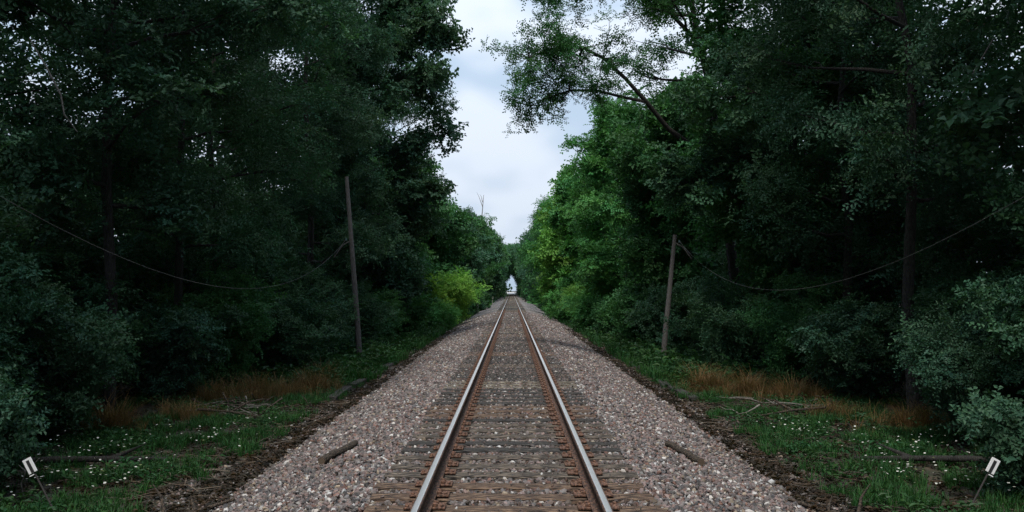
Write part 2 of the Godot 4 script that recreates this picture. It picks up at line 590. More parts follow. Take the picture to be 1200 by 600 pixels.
func running_mesh(z0: float, z1: float) -> ArrayMesh:
	var prof := [Vector2(0.025, 0.1865), Vector2(0.021, 0.1898), Vector2(0.010, 0.1908), Vector2(-0.010, 0.1908), Vector2(-0.021, 0.1898), Vector2(-0.025, 0.1865)]
	var nn := [Vector3(0.5, 0.85, 0), Vector3(0.12, 1, 0), Vector3(0, 1, 0), Vector3(0, 1, 0), Vector3(-0.12, 1, 0), Vector3(-0.5, 0.85, 0)]
	var b := MB.new()
	var zs := steps([z0, [z1, 12.0]])
	for s in zs.size() - 1:
		for k in prof.size() - 1:
			var a := Vector3(prof[k].x, prof[k].y, zs[s])
			var c := Vector3(prof[k + 1].x, prof[k + 1].y, zs[s])
			var c2 := Vector3(c.x, c.y, zs[s + 1])
			var a2 := Vector3(a.x, a.y, zs[s + 1])
			var n0: Vector3 = nn[k].normalized()
			var n1: Vector3 = nn[k + 1].normalized()
			b.tri(a, c, c2, n0, n1, n1)
			b.tri(a, c2, a2, n0, n1, n0)
	return b.mesh(M.steel)

var tie_z := PackedFloat32Array()

func on_tie(z: float) -> float:
	# distance from the middle of the nearest tie
	var i := tie_z.bsearch(z)
	var d := 9.0
	for k in [i - 1, i]:
		if k >= 0 and k < tie_z.size():
			d = minf(d, absf(tie_z[k] - z))
	return d

func make_track() -> void:
	var tr := thing("railway_track", Vector3.ZERO, "straight single railway track of rusty rails on worn wooden ties", "railway track")
	for s in [-1.0, 1.0]:
		var rl := part(tr, "rail", rail_mesh(3.0, -425.0))
		rl.position.x = s * 0.7525
		part(rl, "running_surface", running_mesh(3.0, -425.0))
	var kinds := []
	for k in 10:
		kinds.append(tie_mesh(M.tie[[0, 0, 1, 1, 1, 2, 2, 3, 3, 0][k]]))
	var pl := plate_mesh()
	var z := -5.6
	var run := 0
	var pick := 2
	for i in 300:
		if run <= 0:
			pick = [3, 1, 3, 2][rng.randi() % 4] if i < 11 else [0, 1, 2, 0, 1, 0, 3, 0][rng.randi() % 8]
			run = 1 + rng.randi() % 3
		run -= 1
		var opts: Array = [[0, 1, 9], [2, 3, 4], [5, 6], [7, 8]][pick]
		var t := part(tr, "tie", kinds[opts[rng.randi() % opts.size()]])
		t.position = Vector3(rr(-0.03, 0.03), rr(-0.004, 0.003), z)
		t.rotation.y = rr(-0.012, 0.012)
		if i < 170:
			for s in [-1.0, 1.0]:
				var p := part(t, "tie_plate", pl)
				p.position = Vector3(s * 0.7525 - t.position.x, 0.003, rr(-0.012, 0.012))
				p.rotation.y = -t.rotation.y + (PI if s > 0 else 0.0)
		tie_z.append(z)
		z -= 0.497 + rr(-0.035, 0.035)
	var rest := Inst.new()
	while z > -420.0:
		rest.put(Basis(Vector3.UP, rr(-0.01, 0.01)), Vector3(rr(-0.03, 0.03), 0, z), Color.WHITE)
		z -= 0.497
	var far := rest.node("tie_rows", kinds[3])
	far.set_meta("kind", "stuff")
	tr.add_child(far)
	tie_z.sort()

func stone_colour(x: float) -> Color:
	var k := rng.randf()
	var c: Color
	if k < 0.34:
		c = Color(0.155, 0.138, 0.134)
	elif k < 0.60:
		c = Color(0.215, 0.158, 0.146)
	elif k < 0.70:
		c = Color(0.44, 0.42, 0.40)
	elif k < 0.86:
		c = Color(0.075, 0.068, 0.068)
	elif k < 0.94:
		c = Color(0.16, 0.088, 0.068)
	else:
		c = Color(0.27, 0.22, 0.165)
	var a := absf(x)
	# rust and brake dust lie on the stones along the rails
	if absf(a - 0.7525) < 0.24 and rng.randf() < 0.8:
		c = c.lerp(Color(0.072, 0.042, 0.029), rr(0.45, 0.9))
	elif a < 1.3 and rng.randf() < 0.5:
		c = c.lerp(Color(0.085, 0.060, 0.045), rr(0.25, 0.75))
	# soil has washed in among the stones low on the slope
	if a > 2.7 and rng.randf() < (a - 2.7) * 0.5:
		c = c.lerp(Color(0.055, 0.042, 0.030), rr(0.4, 0.9))
	return tinted(c * 0.95, 0.4, 0.05)

func make_ballast() -> void:
	var zs := steps([6.0, [-60.0, 0.35], [-140.0, 1.5], [-430.0, 8.0]])
	var xs := steps([-4.05, [-1.7, 0.12], [1.7, 0.2], [4.05, 0.12]])
	var bed := whole("ballast_bed", make_sheet(xs, zs, func(x, z): return bed_y(x, z) - (0.035 if z > -75.0 else 0.0) - 0.03, M.bed))
	tag(bed, "bed of crushed grey and pink stone under the railway track", "", "", "structure")
	var sets := [Inst.new(), Inst.new(), Inst.new(), Inst.new()]
	var zones := [[-6.0, -14.0, 720.0, 0.046], [-14.0, -26.0, 540.0, 0.053], [-26.0, -45.0, 320.0, 0.066], [-45.0, -80.0, 150.0, 0.090]]
	for q in zones:
		var area: float = (q[0] - q[1]) * 9.0
		for i in int(area * q[2]):
			var z := rr(q[1], q[0])
			var x := rr(-4.5, 4.5)
			var a := absf(x)
			if a > 3.4 and rng.randf() < 0.06 + (a - 3.4) * 0.85 + 0.7 * lumps.get_noise_2d(x * 12.0, z * 12.0):
				continue
			# keep the tie tops fairly clear
			var y := bed_y(x, z)
			var big: float = q[3] * rr(0.6, 1.45)
			if a < 1.3:
				var off := on_tie(z)
				if off < 0.10 and rng.randf() < 0.91:
					continue
				y = -0.048 + (0.018 if off > 0.14 else 0.0)
				if absf(a - 0.7525) < 0.19:
					y -= 0.03
				elif off < 0.10:
					y = 0.006
					big *= rr(0.2, 0.62)
			elif a > 3.72:
				y = maxf(y, floor_y(x, z))
			if a > 2.2 and rng.randf() < 0.02:
				big *= 1.5
			sets[rng.randi() % 4].put(turned().scaled(Vector3.ONE * big), Vector3(x, y + big * rr(-0.35, 0.16), z), stone_colour(x))
	for k in 4:
		var o: MultiMeshInstance3D = sets[k].node("ballast_stones", stone_mesh())
		o.set_meta("kind", "stuff")
		bed.add_child(o, true)

# ---------------------------------------------------------------- ground plants and litter
func make_verges() -> void:
	var tuft := grass_mesh(11, 0.20, 0.010, 0.5, 0.10)
	var weed: Mesh = leafs.weed
	for side in [-1.0, 1.0]:
		var word := "left" if side < 0 else "right"
		var g := Inst.new()
		var w := Inst.new()
		var green := Color(0.026, 0.088, 0.022)
		for i in 15000:
			var z := -8.5 - 24.0 * pow(rng.randf(), 1.1)
			var x := rr(4.0, 8.6)
			var k := lumps.get_noise_2d(x * 14.0 + side * 90.0, z * 10.0) + 0.25 * lumps.get_noise_2d(x * 60.0, z * 60.0)
			var want := 0.12 if x < 4.6 else -0.02
			if k < want:
				continue
			var s := rr(0.5, 1.15)
			g.put(Basis(Vector3.UP, rr(0, TAU)).scaled(Vector3(s, s * rr(0.7, 1.2), s)), Vector3(side * x, floor_y(side * x, z) - 0.01, z), tinted(green, 0.35, 0.2))
		for i in 2600:
			var z := -26.0 - 110.0 * pow(rng.randf(), 1.6)
			var x := rr(3.9, 6.4)
			if lumps.get_noise_2d(x * 10.0 + side * 50.0, z * 7.0) < -0.15:
				continue
			var s := rr(1.0, 2.4)
			g.put(Basis(Vector3.UP, rr(0, TAU)).scaled(Vector3(s, s, s)), Vector3(side * x, floor_y(side * x, z) - 0.01, z), tinted(green, 0.35, 0.2))
		for i in 5200:
			var z := -8.5 - 100.0 * pow(rng.randf(), 1.7)
			var x := rr(4.3, 9.0)
			if lumps.get_noise_2d(x * 9.0 + side * 30.0, z * 9.0) < (0.08 if z > -24.0 else -0.1):
				continue
			var s := rr(0.35, 1.0) * (1.0 if z > -24.0 else rr(1.2, 2.6))
			w.put(Basis(Vector3.UP, rr(0, TAU)).scaled(Vector3(s, s, s)), Vector3(side * x, floor_y(side * x, z) + 0.12 * s, z), tinted(Color(0.03, 0.085, 0.028), 0.35, 0.2))
		var go := g.node(numbered("grass"), tuft)
		add_child(go)
		tag(go, "short green grass on the verge %s of the ballast" % word, "grass", "verge grass", "stuff")
		var wo := w.node(numbered("weeds"), weed)
		add_child(wo)
		tag(wo, "low leafy weeds among the grass %s of the ballast" % word, "weeds", "verge weeds", "stuff")
		var fl := Inst.new()
		for i in 220:
			var c: Array = [[5.3, -12.0, 0.5, 0.8], [6.3, -11.5, 0.6, 0.8], [5.8, -14.6, 0.9, 1.2], [4.9, -15.8, 0.5, 0.9], [6.6, -14.0, 0.8, 1.0]][i % 5]
			var x: float = c[0] + rng.randfn() * c[2] * 0.7
			var z: float = c[1] + rng.randfn() * c[3] * 0.7
			if x < 4.2:
				continue
			fl.put(Basis(ball(), rr(0, 0.6)).scaled(Vector3.ONE * rr(0.010, 0.019)), Vector3(side * x, floor_y(side * x, z) + rr(0.16, 0.34), z), Color(0.75, 0.75, 0.68))
		var fo := fl.node(numbered("white_flowers"), flower_mesh())
		add_child(fo)
		tag(fo, "tiny white wild flowers dotted over the grass %s of the track" % word, "flowers", "white wild flowers", "stuff")
		var tw := Inst.new()
		for i in 520:
			var z := -8.0 - 26.0 * pow(rng.randf(), 1.3)
			var x := rr(3.5, 5.0) if rng.randf() < 0.6 else rr(4.5, 8.0)
			var s := rr(0.15, 0.8)
			tw.put(Basis(Vector3.UP, rr(0, TAU)).scaled(Vector3(s, s * 0.9, s)), Vector3(side * x, maxf(floor_y(side * x, z), bed_y(x, z) if x < 3.8 else -9.0) + 0.02, z), tinted(Color(0.55, 0.55, 0.55), 0.7, 0.1))
		var to := tw.node(numbered("twigs"), twig_mesh())
		add_child(to)
		tag(to, "litter of dead twigs along the ballast edge %s of the track" % word, "twigs", "dead twigs", "stuff")
	var lb := MB.new()
	for k in 7:
		var o := Vector3(rr(-0.12, 0.12), rr(0.0, 0.02), rr(-0.12, 0.12))
		var az := rr(0, TAU)
		leaf_blade(lb, o, Vector3(cos(az), rr(-0.1, 0.3), sin(az)).normalized(), Vector3(-sin(az), rr(-0.3, 0.3), cos(az)).normalized(), rr(0.05, 0.10), rr(0.03, 0.055))
	var lm := lb.mesh(M.blade, false)
	for side in [-1.0, 1.0]:
		var li := Inst.new()
		for i in 7000:
			var z := -8.0 - 50.0 * pow(rng.randf(), 1.5)
			var x := 3.3 + 4.6 * pow(rng.randf(), 1.5)
			var y := maxf(floor_y(side * x, z), bed_y(x, z) if x < 4.0 else -9.0)
			li.put(Basis(Vector3.UP, rr(0, TAU)).scaled(Vector3.ONE * rr(0.6, 1.3)), Vector3(side * x, y + 0.012, z), tinted(Color(0.036, 0.025, 0.016), 0.7, 0.2))
		var lo := li.node(numbered("leaf_litter"), lm)
		add_child(lo)
		tag(lo, "brown dead leaves strewn along the ballast foot, %s side" % ("left" if side < 0 else "right"), "leaf litter", "dead leaves", "stuff")
	# dead brown grass, clump by clump
	var stalk := grass_mesh(14, 0.78, 0.010, 0.8, 0.12)
	var spots := [
		[7.3, -17.0, 0.55, 0.85, "brown dead grass clump among dark shrubs, nearest the viewer", "of the two"],
		[6.55, -18.6, 0.4, 0.7, "small thin brown grass clump beside the nearest large one", ""],
		[6.75, -21.3, 0.7, 0.9, "broad brown grass clump in the middle of the dry patch", ""],
		[5.8, -22.4, 0.6, 1.0, "tall tawny grass clump between debris pile and ballast", ""],
		[5.1, -23.6, 0.55, 0.9, "tawny grass clump closest to the ballast edge", ""],
		[5.5, -26.4, 0.6, 0.8, "small brown grass clump farthest along the dry patch", ""],
	]
	for side in [-1.0, 1.0]:
		var word := "left of track" if side < 0 else "right of track"
		for s in spots:
			var x: float = side * s[0]
			var ins := Inst.new()
			for i in int(210 * s[2]):
				var p := Vector3(rng.randfn() * s[2] * 0.75, 0, rng.randfn() * s[2] * 0.5)
				var k: float = s[3] * rr(0.45, 1.2) * (0.95 - 0.35 * minf(1.0, Vector2(p.x, p.z).length() / s[2])) * (1.0 + 0.8 * lumps.get_noise_2d((x + p.x) * 30.0, (s[1] + p.z) * 30.0))
				p.y = floor_y(x + p.x, s[1] + p.z) - floor_y(x, s[1])
				ins.put(Basis(Vector3.UP, rr(0, TAU)).scaled(Vector3(k, k, k)), p, tinted(Color(0.175, 0.108, 0.048), 0.35, 0.12))
			var o := ins.node(numbered("dry_grass_clump"), stalk)
			add_child(o)
			o.position = Vector3(x, floor_y(x, s[1]), s[1])
			tag(o, s[4] + ", " + word, "dry grass", "clumps of dead brown grass")

func branch_thing(called: String, label: String, cat: String, at: Vector3, path: Array, r0: float, r1: float, forks: Array, m: Material, group := "") -> Node3D:
	var b := MB.new()
	b.tube(path, taper(path.size(), r0, r1), 9)
	var o := thing(called, at, label, cat, group)
	part(o, "stem" if forks else "bark", b.mesh(m))
	for f in forks:
		var c := MB.new()
		c.tube(f, taper(f.size(), r1 * 1.4 + 0.004, 0.004), 5)
		part(o, "twig", c.mesh(m))
	return o

func make_litter() -> void:
	for side in [-1.0, 1.0]:
		var w := "left" if side < 0 else "right"
		# a short log on the ballast slope
		var a := Vector3(side * 2.32, 0, -11.35)
		var e := Vector3(side * 2.06, 0, -12.25)
		a.y = bed_y(a.x, a.z) + 0.045
		e.y = bed_y(e.x, e.z) + 0.045
		var c := (a + e) * 0.5
		var lg := branch_thing("log", "short dark log lying on the ballast slope %s of the rails" % w, "log", c, wander(a - c, e - c, 6, 0.012), 0.050, 0.042, [], M.log_bark, "short logs on the ballast")
		for p in [[a - c, (a - e).normalized(), 0.045], [e - c, (e - a).normalized(), 0.037]]:
			var b := MB.new()
			b.tube([p[0], p[0] + p[1] * 0.006], [p[2], p[2]], 9)
			part(lg, "cut_end", b.mesh(M.cut))
		# a long thin branch at the foot of the slope
		var p0 := Vector3(side * 3.95, floor_y(side * 3.95, -9.8) + 0.13, -9.8)
		branch_thing("fallen_branch", "long peeling branch at the ballast foot nearest the viewer, %s side" % w, "branch", p0, [Vector3(0, 0, 0), Vector3(-side * 0.25, 0.05, -0.15), Vector3(-side * 0.55, 0.09, -0.4), Vector3(-side * 0.85, 0.16, -0.62)], 0.035, 0.018, [[Vector3(-side * 0.25, 0.05, -0.15), Vector3(-side * 0.15, 0.25, -0.3), Vector3(-side * 0.02, 0.38, -0.38)], [Vector3(-side * 0.5, 0.09, -0.35), Vector3(-side * 0.38, 0.22, -0.55)]], M.log_bark, "fallen branches")
		var p1 := Vector3(side * 5.6, floor_y(side * 5.6, -18.5) + 0.10, -18.5)
		branch_thing("fallen_branch", "grey forked branch in the debris pile below brown grass, %s side" % w, "branch", p1, [Vector3(-side * -0.7, 0.12, -0.1), Vector3(0, 0.08, 0), Vector3(-side * 0.7, 0.0, 0.2)], 0.028, 0.018, [[Vector3(0, 0.08, 0), Vector3(-side * 0.3, 0.25, -0.2), Vector3(-side * 0.6, 0.30, -0.35)]], M.log_bark, "fallen branches")
		var p2 := Vector3(side * 6.1, floor_y(side * 6.1, -11.6) + 0.03, -11.6)
		branch_thing("fallen_branch", "thin curved dead stem rising from flowery grass beside %s marker" % w, "branch", p2, [Vector3(0, 0, 0), Vector3(side * 0.02, 0.14, 0), Vector3(-side * 0.05, 0.28, 0.02), Vector3(-side * 0.22, 0.45, 0.03)], 0.011, 0.006, [[Vector3(-side * 0.05, 0.28, 0.02), Vector3(side * 0.06, 0.36, 0)]], M.pale_bark, "fallen branches")
		var p3 := Vector3(side * 6.3, floor_y(side * 6.3, -13.6) + 0.09, -13.6)
		branch_thing("fallen_branch", "dark mossy branch lying across the flowery grass, %s side" % w, "branch", p3, [Vector3(side * 1.2, 0.0, 0.2), Vector3(side * 0.4, 0.03, 0.0), Vector3(-side * 0.5, 0.02, -0.1), Vector3(-side * 1.2, 0.0, -0.2)], 0.06, 0.03, [[Vector3(-side * 0.4, 0.02, -0.1), Vector3(-side * 0.8, 0.2, -0.4)]], M.bark, "fallen branches")
		# a heap of dead sticks under the dry grass
		var heap := thing("stick_pile", Vector3(side * 5.7, floor_y(side * 5.7, -19.6), -19.6), "tangle of dead grey sticks before the brown grass, %s of track" % w, "stick pile", "piles of dead sticks")
		for k in 46:
			var q := Vector3(rng.randfn() * 0.55, 0.05 + absf(rng.randfn()) * 0.10, rng.randfn() * 0.5)
			var l := rr(0.3, 1.0)
			var dv := Vector3(rng.randfn(), rng.randfn() * 0.22, rng.randfn()).normalized() * l
			var b := MB.new()
			b.tube(wander(q - dv * 0.5, q + dv * 0.5, 3, l * 0.05), taper(4, rr(0.010, 0.022), 0.005), 5)
			part(heap, "stick", b.mesh(M.pale_bark if k % 3 == 0 else M.log_bark))
		# old ties thrown down along the foot of the ballast
		var names := ["nearest of the old black ties dumped along the ballast foot, %s side", "second old black tie dumped along the ballast foot, %s side", "third old black tie dumped along the ballast foot, %s side", "farthest old black tie dumped along the ballast foot, %s side"]
		for k in 4:
			var z := -22.8 - k * 2.9
			var x: float = side * (4.22 + [0.0, -0.05, 0.03, -0.04][k])
			var o := whole("discarded_tie", tie_mesh(M.tie[0]), Vector3(x, floor_y(x, z) + 0.10, z))
			o.rotation = Vector3(0, PI / 2 + [0.03, -0.05, 0.04, -0.02][k], 0)
			tag(o, names[k] % w, "railway tie", "old ties dumped beside the ballast")

# ---------------------------------------------------------------- posts, poles, wires
func make_posts() -> void:
	for side in [-1.0, 1.0]:
		var w := "left" if side < 0 else "right"
		# little tilted marker plate
		var base := Vector3(side * 5.13, 0, -10.55)
		base.y = floor_y(base.x, base.z)
		var mk := thing("track_marker", base, "tilted white marker plate with a black bar, on thin %s post" % w, "marker sign", "tilted white track markers")
		var dir := Vector3(side * 0.47, 0.88, 0.0).normalized()
		var b := MB.new()
		b.tube([-dir * 0.05, dir * 0.60], [0.012, 0.010], 8)
		part(mk, "post", b.mesh(M.iron))
		var bs := Basis(Vector3(dir.y, -dir.x, 0), dir, Vector3(0, 0, 1))
		b = MB.new()
		b.box(dir * 0.70 + Vector3(0, 0, 0.020), Vector3(0.106, 0.176, 0.006), bs, 0.002)
		var pl := part(mk, "plate", b.mesh(M.white))
		b = MB.new()
		b.box(dir * 0.690 + Vector3(0, 0, 0.0245), Vector3(0.036, 0.150, 0.004), bs)
		part(pl, "black_bar", b.mesh(M.black))
		b = MB.new()
		b.box(dir * 0.592 + bs.x * 0.03 * side + Vector3(0, 0, 0.019), Vector3(0.055, 0.012, 0.006), bs)
		part(mk, "clamp", b.mesh(M.white))
		# telegraph pole
		var px: float = side * 5.47
		var ph := 6.75 if side < 0 else 4.6
		var at := Vector3(px, floor_y(px, -33.5), -33.5)
		var po := thing("telegraph_pole", at, "leaning weathered grey wooden telegraph pole at the wood's edge, %s of track" % w, "utility pole", "old telegraph poles")
		var top := Vector3(side * 0.55 if side < 0 else side * 0.48, ph, 0)
		b = MB.new()
		b.tube([Vector3(0, -0.3, 0), top * 0.25, top * 0.5 + Vector3(0, 0, 0.02), top * 0.75, top], [0.105, 0.098, 0.088, 0.078, 0.068], 12)
		part(po, "shaft", b.mesh(M.pole))
		var br := top * (0.655 if side < 0 else 0.94)
		b = MB.new()
		b.tube([br, br + Vector3(side * 0.30, -0.18, 0.05), br + Vector3(side * 0.62, -0.62, 0.06)], [0.03, 0.026, 0.022], 6)
		part(po, "brace", b.mesh(M.pole))
		var pin := top * (0.64 if side < 0 else 0.92) + Vector3(side * 0.105, 0.03, 0)
		b = MB.new()
		b.tube([pin, pin + Vector3(side * 0.09, 0.0, 0), pin + Vector3(side * 0.09, 0.06, 0)], [0.012, 0.012, 0.012], 6)
		part(po, "pin", b.mesh(M.iron))
		b = MB.new()
		b.tube([pin + Vector3(side * 0.09, 0.06, 0), pin + Vector3(side * 0.09, 0.09, 0), pin + Vector3(side * 0.09, 0.13, 0), pin + Vector3(side * 0.09, 0.15, 0)], [0.045, 0.035, 0.032, 0.018], 8)
		part(po, "insulator", b.mesh(M.glass_cup))
		# wire sagging towards the viewer
		var p0 := at + pin + Vector3(side * 0.09, 0.11, 0)
		var p1 := Vector3(side * 5.65, 3.7, -7.0)
		var pts := []
		for k in 25:
			var u := k / 24.0
			pts.append(p0.lerp(p1, u) - p0 - Vector3.UP * 1.8 * 4.0 * u * (1.0 - u))
		b = MB.new()
		b.tube(pts, taper(25, 0.006, 0.0038), 5)
		tag(whole("overhead_wire", b.mesh(M.wire), p0), "slack wire sagging from the %s telegraph pole towards the viewer" % w, "wire", "slack telegraph wires")
		# a bare vine hanging before the dark wood
		var v0 := Vector3(side * 8.0, 5.2, -16.0)
		b = MB.new()
		b.tube([Vector3(side * 0.45, 1.1, 0), Vector3(side * 0.10, 0.55, 0.05), Vector3(-side * 0.12, 0.1, 0), Vector3(-side * 0.20, -0.25, 0.03), Vector3(-side * 0.42, -0.55, 0)], [0.010, 0.016, 0.018, 0.015, 0.008], 6)
		tag(whole("bare_vine", b.mesh(M.pale_bark), v0), "pale bare vine hanging in the dark foliage at far %s" % w, "vine", "bare hanging vines")
	# small post by the far track
	var mp := Vector3(-3.1, bed_y(-3.1, -150.0), -150.0)
	var mo := thing("mile_post", mp, "short pale post beside the far track left of the rails", "post")
	var b2 := MB.new()
	b2.box(Vector3(0, 0.6, 0), Vector3(0.12, 1.3, 0.10), Basis.IDENTITY, 0.01)
	part(mo, "shaft", b2.mesh(M.pale_bark))
	b2 = MB.new()
	b2.box(Vector3(0, 1.15, 0.06), Vector3(0.30, 0.36, 0.012), Basis.IDENTITY, 0.004)
	part(mo, "plate", b2.mesh(M.pale_bark))

func make_crossing() -> void:
	var b := MB.new()
	b.quad(Vector3(-16, 0.12, -421), Vector3(16, 0.12, -421), Vector3(16, 0.95, -436), Vector3(-16, 0.95, -436), Vector3.UP)
	b.quad(Vector3(-16, 0.12, -421), Vector3(16, 0.12, -421), Vector3(16, -1.4, -421), Vector3(-16, -1.4, -421), Vector3.BACK)
	b.quad(Vector3(-16, 0.95, -436), Vector3(16, 0.95, -436), Vector3(16, -1.4, -446), Vector3(-16, -1.4, -446), Vector3.UP)
	tag(whole("road", b.mesh(M.road)), "pale road crossing at the far end of the track", "", "", "structure")
	for side in [-1.0, 1.0]:
		var w := "left" if side < 0 else "right"
		var o := thing("crossing_signal", Vector3(side * 2.7, 0.2, -422.0), "white crossing post beside the pale far road, %s of the rails" % w, "crossing sign", "white posts at the far crossing")
		b = MB.new()
		b.tube([Vector3(0, -1.0, 0), Vector3(0, 3.6, 0)], [0.14, 0.12], 8)
		part(o, "post", b.mesh(M.white))
		for a in [0.785, -0.785]:
			b = MB.new()
			b.box(Vector3(0, 3.0, 0.18 + 0.03 * signf(a)), Vector3(1.3, 0.24, 0.03), Basis(Vector3(0, 0, 1), a))
			part(o, "cross_arm", b.mesh(M.white))

# ---------------------------------------------------------------- the woods
const ORD := ["first", "second", "third", "fourth", "fifth", "sixth", "seventh", "eighth", "ninth", "tenth", "eleventh", "twelfth", "thirteenth", "fourteenth", "fifteenth", "sixteenth", "seventeenth", "eighteenth", "nineteenth", "twentieth"]

func make_woods() -> void:
	var dark := Color(0.042, 0.106, 0.056)
	var deep := Color(0.039, 0.094, 0.054)
	var mid := Color(0.045, 0.135, 0.046)
	var fresh := Color(0.066, 0.205, 0.056)
	var lime := Color(0.105, 0.25, 0.05)
	# front rows, tree by tree: x, z, height, radius, crown base, sprigs, scale, colour
	var left := [
		[-10.6, -12.5, 17.0, 3.8, 0.06, 7000, 0.95, dark, ""],
		[-8.3, -19.0, 18.0, 3.4, 0.24, 6000, 0.95, deep, "thick trunk against sky gaps"],
		[-8.9, -24.0, 17.0, 3.5, 0.20, 6000, 0.95, dark, "thin trunk beside sky gaps"],
		[-9.6, -29.5, 18.0, 3.5, 0.12, 6500, 1.0, dark, "behind dry grass"],
		[-8.3, -37.0, 20.5, 3.7, 0.08, 7500, 1.05, deep, "behind the pole"],
		[-7.2, -45.0, 21.0, 3.7, 0.12, 8500, 1.15, deep, "tallest crown"],
		[-7.8, -53.0, 18.0, 3.2, 0.08, 5000, 1.3, dark, ""],
		[-8.6, -63.0, 12.0, 3.2, 0.08, 3600, 1.5, mid, ""],
		[-7.2, -75.0, 9.8, 3.2, 0.06, 3400, 1.5, mid, "behind the lime bush"],
		[-6.4, -86.0, 10.2, 3.2, 0.06, 3200, 1.6, dark, ""],
		[-6.0, -100.0, 10.6, 3.4, 0.05, 3000, 1.8, mid, ""],
		[-5.6, -116.0, 10.6, 3.4, 0.05, 2800, 2.0, dark, ""],
		[-5.8, -134.0, 10.6, 3.6, 0.05, 2600, 2.2, mid, ""],
		[-6.0, -154.0, 11.0, 3.8, 0.05, 2600, 2.4, dark, ""],
		[-6.3, -176.0, 11.5, 4.0, 0.05, 2600, 2.6, dark, ""],
	]
	var right := [
		[10.6, -12.5, 17.0, 3.8, 0.06, 7000, 0.95, dark, ""],
		[8.3, -19.0, 18.0, 3.4, 0.24, 6000, 0.95, deep, "thick trunk against sky gaps"],
		[8.9, -24.5, 17.0, 3.5, 0.20, 6000, 0.95, dark, "thin trunk beside sky gaps"],
		[9.4, -29.5, 16.0, 3.2, 0.14, 6800, 1.0, mid, "behind dry grass"],
		[8.2, -43.0, 11.5, 3.3, 0.06, 6500, 1.1, mid, "behind the pole"],
		[6.9, -54.0, 13.6, 3.0, 0.06, 6500, 1.2, fresh, "rounded crown"],
		[7.6, -66.0, 12.5, 3.4, 0.05, 5200, 1.3, fresh, ""],
		[6.2, -80.0, 11.6, 3.3, 0.05, 4800, 1.5, lime, "yellowest green"],
		[5.3, -95.0, 11.6, 3.4, 0.05, 4200, 1.6, fresh, ""],
		[5.1, -112.0, 11.8, 3.5, 0.05, 3600, 1.8, dark, ""],
		[5.7, -130.0, 11.8, 3.6, 0.05, 3000, 2.1, fresh, ""],
		[6.0, -150.0, 11.8, 3.8, 0.05, 2600, 2.4, mid, ""],
		[6.3, -174.0, 12.0, 4.0, 0.05, 2600, 2.6, dark, ""],
	]
	for rows in [[left, "left"], [right, "right"]]:
		var k := 0
		for a in rows[0]:
			var how: String = (", " + a[8]) if a[8] else ""
			tree({"x": a[0], "z": a[1], "h": a[2], "r": a[3], "cb": a[4], "n": a[5], "s": a[6], "col": a[7], "gap": 0.18 if a[4] >= 0.2 else (0.1 if a[4] > 0.115 and a[1] > -31.0 else 0.0), "limbs": 34 if a[1] > -60 else 26, "rc": 0.24, "label": "%s tree from viewer in front row %s of track%s" % [ORD[k], rows[1], how], "group": "trees lining the %s of the track" % rows[1]})
			k += 1
	# the tree whose long limb hangs out over the rails
	var root := Vector3(8.4, floor_y(8.4, -33.0) - 0.05, -33.0)
	var pts := []
	for p in [[7.75, 6.2, -32.6], [6.4, 6.7, -31.6], [5.3, 7.35, -31.0], [4.5, 8.15, -30.5], [3.75, 8.85, -30.1], [3.0, 9.45, -29.8], [2.3, 9.75, -29.6], [1.65, 9.75, -29.5], [1.05, 9.6, -29.4], [0.55, 9.35, -29.4]]:
		pts.append(Vector3(p[0], p[1], p[2]) - root)
	var pts2 := []
	for p in [[4.5, 8.15, -30.5], [3.5, 8.25, -30.0], [2.7, 8.4, -29.8], [1.9, 8.35, -29.6], [1.2, 8.1, -29.5], [0.6, 7.8, -29.4]]:
		pts2.append(Vector3(p[0], p[1], p[2]) - root)
	var pts3 := []
	for p in [[6.6, 10.5, -32.0], [5.4, 11.5, -31.4], [4.3, 12.1, -31.0], [3.2, 12.3, -30.6], [2.2, 12.1, -30.4], [1.4, 11.7, -30.2]]:
		pts3.append(Vector3(p[0], p[1], p[2]) - root)
	var pts4 := []
	for p in [[7.5, 6.8, -32.8], [7.3, 8.6, -33.2], [6.9, 10.6, -33.4], [6.3, 12.6, -33.4], [5.9, 14.4, -33.2]]:
		pts4.append(Vector3(p[0], p[1], p[2]) - root)
	tree({"x": 8.4, "z": -33.0, "h": 19.0, "r": 4.4, "cb": 0.42, "n": 3800, "s": 0.95, "col": mid, "limbs": 22, "rc": 0.17, "lean": Vector3(-2.6, 0, 0.4), "tr": 0.22, "leaf": "oval", "gap": 0.25,
		"extra": [[pts, 0.115, 5, 10, 1.5], [pts2, 0.055, 2, 7, 1.1], [pts3, 0.08, 1, 11, 1.5], [pts4, 0.12, 3, 8, 1.5]], "label": "leaning tree stretching a long bare limb out over the rails", "group": "trees lining the right of the track"})
	tree({"x": 9.9, "z": -27.0, "h": 11.0, "r": 3.2, "cb": 0.25, "n": 3000, "s": 0.9, "col": dark, "limbs": 18, "rc": 0.24, "extra": [[[Vector3(-0.1, 5.2, 0), Vector3(-1.6, 6.2, -0.3), Vector3(-2.8, 6.6, -0.6), Vector3(-3.8, 6.4, -0.9), Vector3(-4.6, 5.9, -1.1)], 0.06, 2, 14, 1.2]], "label": "lower tree whose leaves hide the top of the right telegraph pole", "group": "trees lining the right of the track"})
